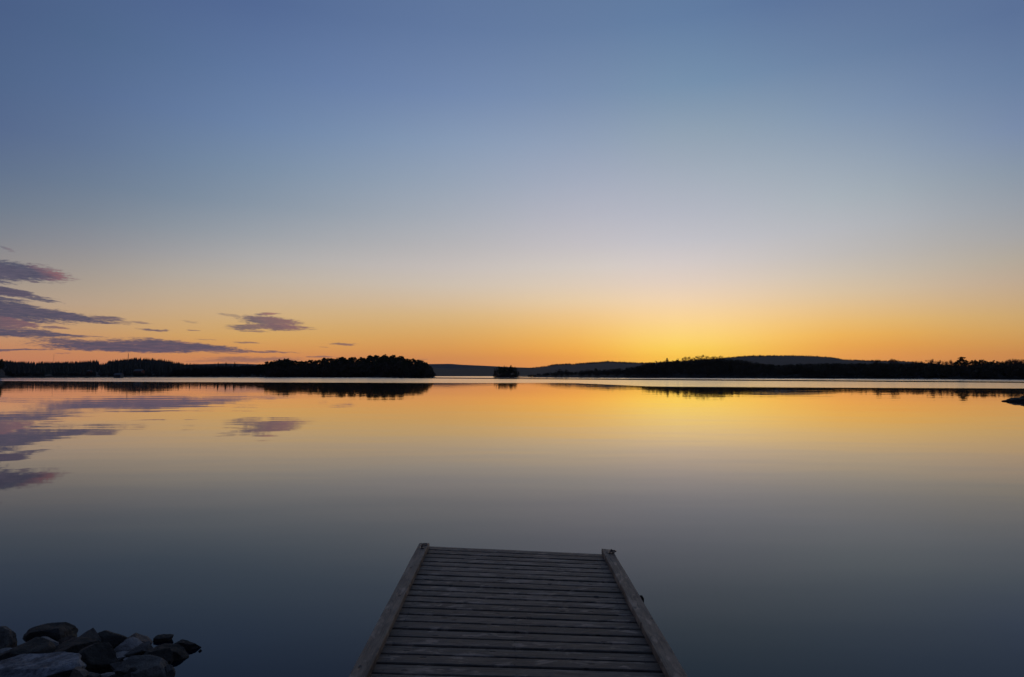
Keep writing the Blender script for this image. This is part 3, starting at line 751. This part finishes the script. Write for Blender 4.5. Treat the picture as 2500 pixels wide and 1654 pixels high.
# (x0, x1, y0, y1) outline in the enlarged crop (4.558 per frame px, from y 1500), distance, tilt, material, depth factor, cuts, label
ROCKS = [
 (-90,142,160,430,4.50,.0,'grey',.8,9,[((1,0,.25),.55)],'upright grey boulder cut by the left edge of the view, beside open water'),
 (248,782,138,400,4.55,-.05,'dark',.7,7,[((0,0,1),.6),((0,-1,.1),.5)],'large dark humped boulder standing highest in the back row'),
 (326,662,272,440,4.38,.08,'pale',.7,5,[],'smooth pale egg-shaped rock in front of the dark humped boulder'),
 (655,812,258,400,4.40,-.35,'warm',.7,6,[],'small pale wedge between the egg-shaped rock and the pointed rock'),
 (780,1100,182,430,4.40,.0,'grey',.6,4,[((-.7,-.2,.75),.42),((.9,-.2,.45),.42)],'sharply pointed grey rock sticking up in the back row'),
 (1000,1092,245,340,4.52,.2,'warm',.8,6,[],'little reddish stone right behind the pointed rock'),
 (1070,1400,218,430,4.46,-.02,'dark',.7,8,[((.3,-.2,1),.55)],'dark angular boulder right of the pointed rock'),
 (1370,1672,226,400,4.46,.06,'warm',.6,6,[],'smooth brownish rock with a bright right tip by the open water'),
 (1290,1612,284,500,4.30,.22,'pale',.8,5,[],'smooth pale domed rock below the brownish tipped one'),
 (1680,1918,246,340,4.55,-.06,'dark',.5,10,[((0,0,1),.4),300],'low flat dark rock awash, apart from the heap'),
 (1904,2232,310,450,4.42,.28,'dark',.4,9,[((0,0,1),.45),392],'long thin dark rock reaching farthest right into the water'),
 (2196,2262,394,440,4.40,.0,'dark',.8,6,[418],'tiny dark stone tip off the far right end of the rocks'),
 (1640,2090,362,640,4.22,.05,'dark',.6,8,[((.2,0,1),.5),505],'big black overhanging boulder at the right end of the heap'),
 (1600,1892,412,620,4.10,.1,'dark',.8,6,[],'rounded dark boulder in front of the black overhanging one'),
 (1396,1690,348,520,4.18,-.45,'grey',.7,8,[((-.6,0,.8),.4)],'tilted grey wedge leaning right against the pale dome'),
 (-60,150,396,520,4.30,.05,'pale',.8,6,[],'pale flat-topped rock at the left edge, below the upright boulder'),
 (-60,540,346,650,4.12,-.14,'dark',.8,4,[((-.5,0,.9),.6)],'very large dark sloping boulder at far left'),
 (395,582,395,600,4.15,.2,'dark',.8,7,[],'blunt dark stone wedged right of the large sloping boulder'),
 (556,790,380,540,4.24,-.35,'pale',.7,6,[((0,0,1),.5)],'pale sloping slab half hidden under the central dark boulder'),
 (520,1090,322,640,4.15,-.12,'dark',.8,8,[((-.5,-.1,.8),.45)],'broad dark ridged boulder in the middle of the heap'),
 (1070,1262,402,520,4.22,.12,'pale',.7,6,[],'pale mottled stone tucked behind the dark dome'),
 (1150,1430,456,570,4.14,-.1,'pale',.8,5,[((0,0,1),.5)],'flat pale stone lying level in the middle gap'),
 (826,1278,390,760,3.95,.12,'dark',.8,6,[((.5,-.3,.75),.55)],'large smooth dark dome in the foreground centre of the heap'),
 (-140,930,530,860,3.78,-.16,'mott',.6,7,[((0,0,1),.55)],'long pale-speckled slab along the bottom left edge of the view'),
 (792,970,598,760,3.70,.1,'warm',.8,7,[],'light tan stone at the end of the long speckled slab'),
 (1290,1860,522,800,3.85,.14,'grey',.7,9,[((-.4,-.3,.9),.55)],'streaked grey boulder at the bottom right of the heap'),
 (1796,1932,588,790,3.88,.15,'grey',.8,6,[],'narrow grey stone at the lower right corner of the heap'),
 (1276,1450,584,720,3.80,-.5,'grey',.7,8,[],'small tilted grey stone left of the streaked boulder'),
 (1085,1250,652,760,3.74,.05,'pale',.8,6,[],'small pale stone cut by the bottom edge between the domes'),
 (955,1110,655,780,3.72,.0,'grey',.8,6,[],'small grey stone at the bottom edge beside the tan one'),
 (1380,1660,480,680,4.02,.1,'dark',.8,7,[],'dark stone in the hollow under the tilted grey wedge'),
 (770,870,270,380,4.44,.1,'dark',.8,7,[],'small dark stone between the humped boulder and the pointed rock'),
]
for i, (x0, x1, y0, y1, D, tl, mk, dep, cuts, shp, lb) in enumerate(ROCKS):
    wl = [v for v in shp if isinstance(v, (int, float))]; shp = [v for v in shp if not isinstance(v, (int, float))]
    cx, cy = (x0+x1)/2/4.558, 1500+(y0+y1)/2/4.558
    p = at_depth(cx, cy, D); k = D/F/4.558
    w, h = (x1-x0)/2*k, (y1-y0)/2*k
    dy_ = max(w, h)*dep
    ca = math.cos(math.radians(23)); sa = math.sin(math.radians(23))
    hz = max(h*.55, math.sqrt(max((h*1.0)**2-(dy_*sa*.75)**2, 0))/ca)
    if wl:                                         # stands in the water: wl is its waterline
        q_ = on_plane(cx, 1500+wl[0]/4.558, 0); zt = height_at(cx, 1500+y0/4.558, q_.y+dy_*.4); D = q_.y+dy_*.4
        hz = zt*.5+.04; p = Vector(((q_.x)*D/q_.y, D, zt-hz))
    me = rock_mesh(100+i, w*1.04, dy_, hz, cuts, .12, 5, shp); me.materials.append(ROCKM[mk])
    o = obj('rock', me, None, (p.x, D+dy_*.15, p.z)); o.rotation_euler = (0, tl*.6, 0); tag(o, lb, 'rock', GR)
r7 = random.Random(77)
for k in range(26):
    cx = r7.uniform(40, 1780); cy = r7.uniform(430, 690)
    D = 4.36-.0016*(cy-330)-r7.uniform(-.02, .06); sz = r7.uniform(20, 55)
    p = at_depth(cx/4.558, 1500+cy/4.558, D); kk = D/F/4.558*sz
    me = rock_mesh(600+k, kk*r7.uniform(1, 1.7), kk*1.1, kk*r7.uniform(.5, .9), 6, .12, 4); me.materials.append(ROCKM[r7.choice(('dark', 'grey', 'grey', 'warm', 'pale'))])
    o = obj('rock', me, None, (p.x, p.y, p.z)); o.rotation_euler = (r7.uniform(-.5,.5), r7.uniform(-.6,.6), r7.random()*6)
    tag(o, 'small broken stone wedged in the gaps of the shoreline rock heap', 'rock', 'small stones in the gaps of the rock heap')
# bed of the shore under the heap and along the bank behind the camera
V = []; Fc = []; nx_, ny_ = 110, 90
for j in range(ny_+1):
    for i in range(nx_+1):
        X = -13+11.4*i/nx_; Y = -3.2+8.2*j/ny_
        edge = -2.45-.12*max(0, 3.2-Y)+.12*NZ(0, Y, 1.7)
        h = .02+.135*max(0, 3.9-Y)-.30*max(0, Y-3.9)
        h = min(h, .5); h -= .9*max(0, X-edge)**1.1+.0
        h += .035*NZ(X, Y, 2.2)+.030*NZ(X, Y, 6)+.02*NZ(X, Y, 13)
        V.append((X, Y, max(-1.2, h)))
for j in range(ny_):
    for i in range(nx_): a = j*(nx_+1)+i; Fc.append((a, a+1, a+nx_+2, a+nx_+1))
tag(obj('shore', mesh('shore', V, Fc, M_shore, True)), kind='structure')
# loose stones strewn over that bank, past counting
var = [rock_mesh(800+i, 1, r7.uniform(.7, 1), r7.uniform(.4, .7), 6, .12, 2) for i in range(6)]
Vs = []; Fs = []; grid = V
for k in range(900):
    i, j = r7.randrange(2, nx_-22), r7.randrange(4, ny_-16)
    X, Y, z = grid[j*(nx_+1)+i]
    if z < -.12 or (Y > 3.45 and X > -4.1): continue
    m_ = var[k % 6]; sc_ = r7.uniform(.04, .20)*(.6+.4*r7.random()); a = r7.random()*6.283; ca, sa = math.cos(a)*sc_, math.sin(a)*sc_
    b = len(Vs)
    for v in m_.vertices: Vs.append((v.co.x*ca-v.co.y*sa+X, v.co.x*sa+v.co.y*ca+Y, v.co.z*sc_+z+sc_*.15))
    for f_ in m_.polygons: Fs.append(tuple(b+q_ for q_ in f_.vertices))
tag(obj('shore_stones', mesh('shore_stones', Vs, Fs, ROCKM['grey'])), 'loose grey stones strewn over the bank behind the rock heap', 'stones', None, 'stuff')
V = []; Fc = []
bank = [(-2.6,-.5),(-5,.35),(-9,.7),(-14,1.6),(-20,3.4),(-28,6.5),(-38,10),(-50,13),(-70,15),(-110,16),(-180,16)]  # unseen land behind the camera, raised to block the low eastern sky
for j, (Y, zb) in enumerate(bank):
    for i in range(61):
        X = (-110+220*i/60)*(1+.012*max(0, -Y-9)); V.append((X, Y, zb+(.05+.06*max(zb, 0))*NZ(X, Y, .15)*2))
for j in range(len(bank)-1):
    for i in range(60): a = j*61+i; Fc.append((a, a+61, a+62, a+1))
tag(obj('ground', mesh('ground', V, Fc, M_ground, True)), kind='structure')

# rocks out at the right edge of the view and along the right shore
p = on_plane(2478, 980.5, 0)
me = rock_mesh(305, 1.15, .55, .30, 2, .30, 5, [((-.55,0,.83),.42),((-.75,-.6,.2),.5),((-.75,.6,.2),.5),((.1,0,1),.62)]); me.materials.append(ROCKM['dark'])
tag(obj('rock', me, None, (p.x+.15, p.y, .0)), 'low dark rock awash at the right edge with an orange mirror line', 'rock')
me = rock_mesh(302, .6, .5, .42, 4, .2, 5); me.materials.append(ROCKM['dark'])
tag(obj('rock', me, None, (p.x+1.15, p.y+.1, .02)), 'taller dark rock behind the low one, cut by the right edge', 'rock')
GS = 'stones at the waterline of the right shore'
for k in range(26):
    px = R.uniform(2150, 2300); Y = rsY(px)-R.uniform(1, 9); s = R.uniform(.35, 1.0)
    me = rock_mesh(400+k, s*1.5, s, s*.4, 6, .12, 2); me.materials.append(ROCKM['dark'] if k % 3 else ROCKM['pale'])
    tag(obj('rock', me, None, ((px-1250)/F*Y, Y, .05)), 'low stone strewn at the waterline below the grey sheds', 'rock', GS)

# ------------------------------------------------------------------ the dock
def b_wood(axis, tone=(1, 1, 1)):
    def f(q, b):
        p = q.n('ShaderNodeTexCoord').outputs['Object']
        at = q.n('ShaderNodeAttribute', attribute_name='tone').outputs['Fac']
        off = q.vec(q.m('MULTIPLY', at, 37.0), q.m('MULTIPLY', at, 11.0), q.m('MULTIPLY', at, 5.0))
        va = q.n('ShaderNodeVectorMath', operation='ADD'); q.put(va.inputs[0], p); q.put(va.inputs[1], off); pv = va.outputs[0]
        lo, hi = (1.0, 26.0)
        sc = (lo, hi, hi) if axis == 'x' else (hi, lo, hi)
        grain = q.noise(q.mapping(pv, sc), 5.0, 6, .7, .35)
        wide = q.noise(q.mapping(pv, tuple(1.5 if v == lo else 7.0 for v in sc)), 1.6, 4, .6)
        fine = q.noise(q.mapping(pv, tuple(5 if v == lo else 110.0 for v in sc)), 3.0, 3, .6)
        base = q.mix(q.step(grain, .36, .64), (.045, .042, .040), (.23, .215, .20))
        base = q.mix(q.step(wide, .42, .66), base, (.26, .24, .22))
        base = q.mix(q.m('MULTIPLY', q.step(fine, .55, .72), .5), base, (.05, .048, .046))
        base = q.mix(q.m('MULTIPLY', at, .62), base, (.062, .056, .054))
        # knots
        vo = q.n('ShaderNodeTexVoronoi', voronoi_dimensions='2D'); q.put(vo.inputs['Vector'], q.mapping(pv, (1, 2.2, 1) if axis == 'x' else (2.2, 1, 1))); vo.inputs['Scale'].default_value = 4.2
        kn = q.step(vo.outputs['Distance'], .05, .11, 1.0, 0.0)
        hole = q.step(q.sep(vo.outputs['Color'])[0], .50, .56)
        base = q.mix(q.m('MULTIPLY', q.m('MULTIPLY', kn, hole), .85), base, (.022, .02, .02))
        # dry silvery blotches
        bl = q.noise(q.mapping(pv, (1, 3, 1) if axis == 'x' else (3, 1, 1)), 5.5, 4, .6, .5)
        base = q.mix(q.m('MULTIPLY', q.step(bl, .53, .66), .6), base, (.46, .42, .40))
        st = q.noise(q.mapping(pv, (1.2, 6, 1) if axis == 'x' else (6, 1.2, 1), (7, 3, 1)), 3.2, 5, .65, .6)
        base = q.mix(q.m('MULTIPLY', q.step(st, .50, .68), .7), base, (.035, .033, .034))
        base = q.mix(1.0, base, tone, 'MULTIPLY')
        q.put(b.inputs['Base Color'], base)
        q.put(b.inputs['Roughness'], q.step(grain, .2, .8, .52, .74)); b.inputs['Specular IOR Level'].default_value = .42
        bp = q.n('ShaderNodeBump'); bp.inputs['Strength'].default_value = .8; bp.inputs['Distance'].default_value = .008
        hgt = q.m('SUBTRACT', q.m('ADD', grain, q.m('MULTIPLY', fine, .5)), q.m('MULTIPLY', q.m('MULTIPLY', kn, hole), .8))
        q.put(bp.inputs['Height'], hgt); q.put(b.inputs['Normal'], bp.outputs[0])
    return f
M_deck = mat('weathered_planks', b_wood('x', (.82, .70, .58)))
M_rail = mat('weathered_rail', b_wood('y', (.98, .80, .62)))
M_beam = mat('wet_beam', b_wood('y', (.5, .48, .46)))
def b_iron(q, b):
    p = q.n('ShaderNodeTexCoord').outputs['Object']; n = q.noise(p, 60, 4, .6)
    q.put(b.inputs['Base Color'], q.mix(n, (.05, .045, .045), (.14, .10, .08))); b.inputs['Metallic'].default_value = .8; b.inputs['Roughness'].default_value = .45
M_iron = mat('galvanised_iron', b_iron)
def b_screw(q, b):
    q.put(b.inputs['Base Color'], (.05, .045, .04)); b.inputs['Metallic'].default_value = .6; b.inputs['Roughness'].default_value = .6
M_rubber = flat('black_rubber', (.008,.008,.009), .95, .2, 20, .05)
M_screw = mat('screw_steel', b_screw)

dock = empty('dock', (0, 3.0, 0)); tag(dock, 'weathered wooden dock of cross planks running out over calm water', 'dock')
DO = Vector((0, 3.0, 0))
DECK = .40
def prism(V, Fc, T, tones, tone, A, B, prof):
    """profile (along, up) carried from A to B; A, B are (centre, half width) across"""
    b = len(V); n = len(prof)
    for (c, hw) in (A, B):
        for (u, z) in prof: V.append((c[0]-DO.x, c[1]+u*hw-DO.y, c[2]+z-DO.z)); T.append(tone)
    for k in range(n): Fc.append((b+k, b+(k+1) % n, b+n+(k+1) % n, b+n+k))
    Fc.append(tuple(b+k for k in reversed(range(n)))); Fc.append(tuple(b+n+k for k in range(n)))
th = .036; bev = .12
PROF = [(-1, -th), (1, -th), (1, -.006), (1-bev*.45, -.0015), (1-bev, 0), (0, .0006), (-1+bev, 0), (-1+bev*.45, -.0015), (-1, -.006)]
V = []; Fc = []; T = []
XL, XR = -.855, .895
screws = []
for k in range(62):
    yl0, yr0 = 5.856-.1167*k, 5.607-.1094*k
    yl1, yr1 = yl0-.1167, yr0-.1094
    gap = .0160+R.uniform(-.002, .003)
    sl = (yr0-yl0)/1.585; sl1 = (yr1-yl1)/1.585
    ext = lambda y, s, x: y+s*(x+.775)
    a0, a1 = ext(yl0, sl, XL), ext(yl1, sl1, XL); b0, b1 = ext(yl0, sl, XR), ext(yl1, sl1, XR)
    if min(a1, b1) < -1.1: break
    dz = R.uniform(-.0016, .0016); dz2 = dz+R.uniform(-.0012, .0012); tn = R.random()
    mid = []
    for t in (0, .25, .5, .75, 1):
        y0_, y1_ = a0+(b0-a0)*t, a1+(b1-a1)*t
        x_ = XL+(XR-XL)*t; wob = R.uniform(-.0009, .0009)
        mid.append(((x_, (y0_+y1_)/2, DECK+dz+(dz2-dz)*t+wob), (y0_-y1_-gap)/2+R.uniform(-.0006, .0006)))
    b = len(V); n = len(PROF)
    for (c, hw) in mid:
        for (u, z) in PROF: V.append((c[0]-DO.x, c[1]+u*hw-DO.y, c[2]+z-DO.z)); T.append(tn)
    for s in range(4):
        for q_ in range(n): Fc.append((b+s*n+q_, b+s*n+(q_+1) % n, b+(s+1)*n+(q_+1) % n, b+(s+1)*n+q_))
    Fc.append(tuple(b+q_ for q_ in reversed(range(n)))); Fc.append(tuple(b+4*n+q_ for q_ in range(n)))
    for xs in (-.70, .02, .74):
        t = (xs-XL)/(XR-XL); yc = (a0+a1)/2*(1-t)+(b0+b1)/2*t
        for s in (-1, 1): screws.append((xs+R.uniform(-.006, .006), yc+s*.032+R.uniform(-.004, .004), DECK+dz+(dz2-dz)*t+.0012))
me = mesh('deck', V, Fc, M_deck)
a_ = me.attributes.new('tone', 'FLOAT', 'POINT'); a_.data.foreach_set('value', np.array(T, dtype=np.float32))
obj('deck', me, dock)
V = []; Fc = []
for (x, y, z) in screws: tube(V, Fc, [(x-DO.x, y-DO.y, z-.003), (x-DO.x, y-DO.y, z)], .0035, 7)
obj('screws', mesh('screws', V, Fc, M_screw), dock)
def rail(x0a, x1a, x0b, x1b, ya, yb, ztop, zbot, seed, cut=0.0, m=M_rail, nm='side_rail'):
    r = random.Random(seed); V = []; Fc = []; n = 26; T = []
    for i in range(n+1):
        t = i/n; y = yb+(ya-yb)*t; l = x0b+(x0a-x0b)*t+r.uniform(-.0012, .0012); rr = x1b+(x1a-x1b)*t+r.uniform(-.0012, .0012)
        yl = y; yr = y-(cut if i == n else 0); c = .006; zt = ztop+r.uniform(-.001, .001)
        for (x, z, yy) in ((l, zbot, yl), (l, zt-c, yl), (l+c*.5, zt-c*.25, yl), (l+c*1.4, zt, yl), (rr-c*1.4, zt, yr), (rr-c*.5, zt-c*.25, yr), (rr, zt-c, yr), (rr, zbot, yr)):
            V.append((x-DO.x, yy-DO.y, z-DO.z)); T.append(.15)
    for i in range(n):
        for k in range(8): Fc.append((i*8+k, i*8+(k+1) % 8, (i+1)*8+(k+1) % 8, (i+1)*8+k))
    Fc.append(tuple(reversed(range(8)))); Fc.append(tuple(n*8+k for k in range(8)))
    me = mesh(nm, V, Fc, m); a_ = me.attributes.new('tone', 'FLOAT', 'POINT'); a_.data.foreach_set('value', np.array(T, dtype=np.float32))
    return obj(nm, me, dock)
RT = .445
rail(-.860, -.766, -.822, -.728, 5.79, -1.05, RT, DECK+.003, 1)
rail(.8018, .8955, .8285, .937, 5.605, -1.05, RT, DECK+.003, 2, .035)
# end board and stringers below the deck, standing on posts
def part(nm, boxes, m, bevel=True):
    V = []; Fc = []
    for bx_ in boxes: box(V, Fc, *bx_)
    V = [(x-DO.x, y-DO.y, z-DO.z) for x, y, z in V]
    o = obj(nm, mesh(nm, V, Fc, m), dock)
    if bevel:
        md = o.modifiers.new('bevel', 'BEVEL'); md.width = .004; md.segments = 2
    return o
for x in (-.80, .02, .84): part('stringer', [(x-.024, x+.024, -1.05, 5.50, DECK-th-.150, DECK-th-.002)], M_beam)
for y in (5.20, 2.9, .4): part('cross_beam', [(-.86, .88, y-.03, y+.03, DECK-th-.30, DECK-th-.155)], M_beam)
def post(x, y, top, w, nm='post'):
    V = []; Fc = []; tube(V, Fc, [(x-DO.x, y-DO.y, -1.5), (x-DO.x, y-DO.y, top-.01), (x-DO.x, y-DO.y, top)], [w, w, w*.9], 16); return obj(nm, mesh(nm, V, Fc, M_beam), dock)
for y in (5.20, 2.9, .4): post(-.70, y, DECK-th-.302, .05); post(.72, y, DECK-th-.302, .05)
# steel guide box with its post standing just outside the right rail
part('steel_bracket', [(.912, .933, 4.44, 4.50, .16, .425)], M_rubber)

def ring(x, y, z, rad, ang, tilt, flip=1):
    e = bpy.data.objects.new('mooring_ring', None); COL.objects.link(e); e.parent = dock; e.location = (x-DO.x, y-DO.y, z-DO.z); e.rotation_euler = (0, 0, ang)
    V = []; Fc = []; box(V, Fc, -.028, .028, -.016, .016, .0, .004)
    for s in (-.02, .02): tube(V, Fc, [(s, 0, .004), (s, 0, .008)], .005, 6)
    o = obj('base_plate', mesh('base_plate', V, Fc, M_iron), e)
    V = []; Fc = []; tube(V, Fc, [(-.013, 0, .004), (-.013, 0, .016), (-.007, 0, .026), (.0, 0, .030), (.007, 0, .026), (.013, 0, .016), (.013, 0, .004)], .0045, 8)
    obj('eye', mesh('eye', V, Fc, M_iron), e)
    V = []; Fc = []; pts = []
    for k in range(24):
        a = 2*math.pi*k/24; yy = rad*math.sin(a)+rad*flip*.9; pts.append((rad*math.cos(a), yy*math.cos(tilt), .020+abs(yy)*math.sin(tilt)*(1)))
    tube(V, Fc, pts, .0048, 8, closed=True)
    obj('ring', mesh('ring', V, Fc, M_iron), e)
    return e
ring(-.812, 5.635, RT, .028, math.radians(-75), math.radians(8))
ring(.868, 5.47, RT, .026, math.radians(-150), math.radians(4))

# ------------------------------------------------------------------ evening air
hm = bpy.data.materials.new('evening_haze'); hm.use_nodes = True; hm.node_tree.nodes.clear(); q = G(hm.node_tree)
pv = q.n('ShaderNodeVolumePrincipled'); pv.inputs['Color'].default_value = (.62, .66, .95, 1); pv.inputs['Density'].default_value = HAZE; pv.inputs['Anisotropy'].default_value = .2
ho = q.n('ShaderNodeOutputMaterial'); hm.node_tree.links.new(pv.outputs[0], ho.inputs['Volume'])
V = []; Fc = []; box(V, Fc, -7700, 7700, -190, 7700, -3, HAZE_TOP)
tag(obj('haze', mesh('haze', V, Fc, hm)), kind='stuff')
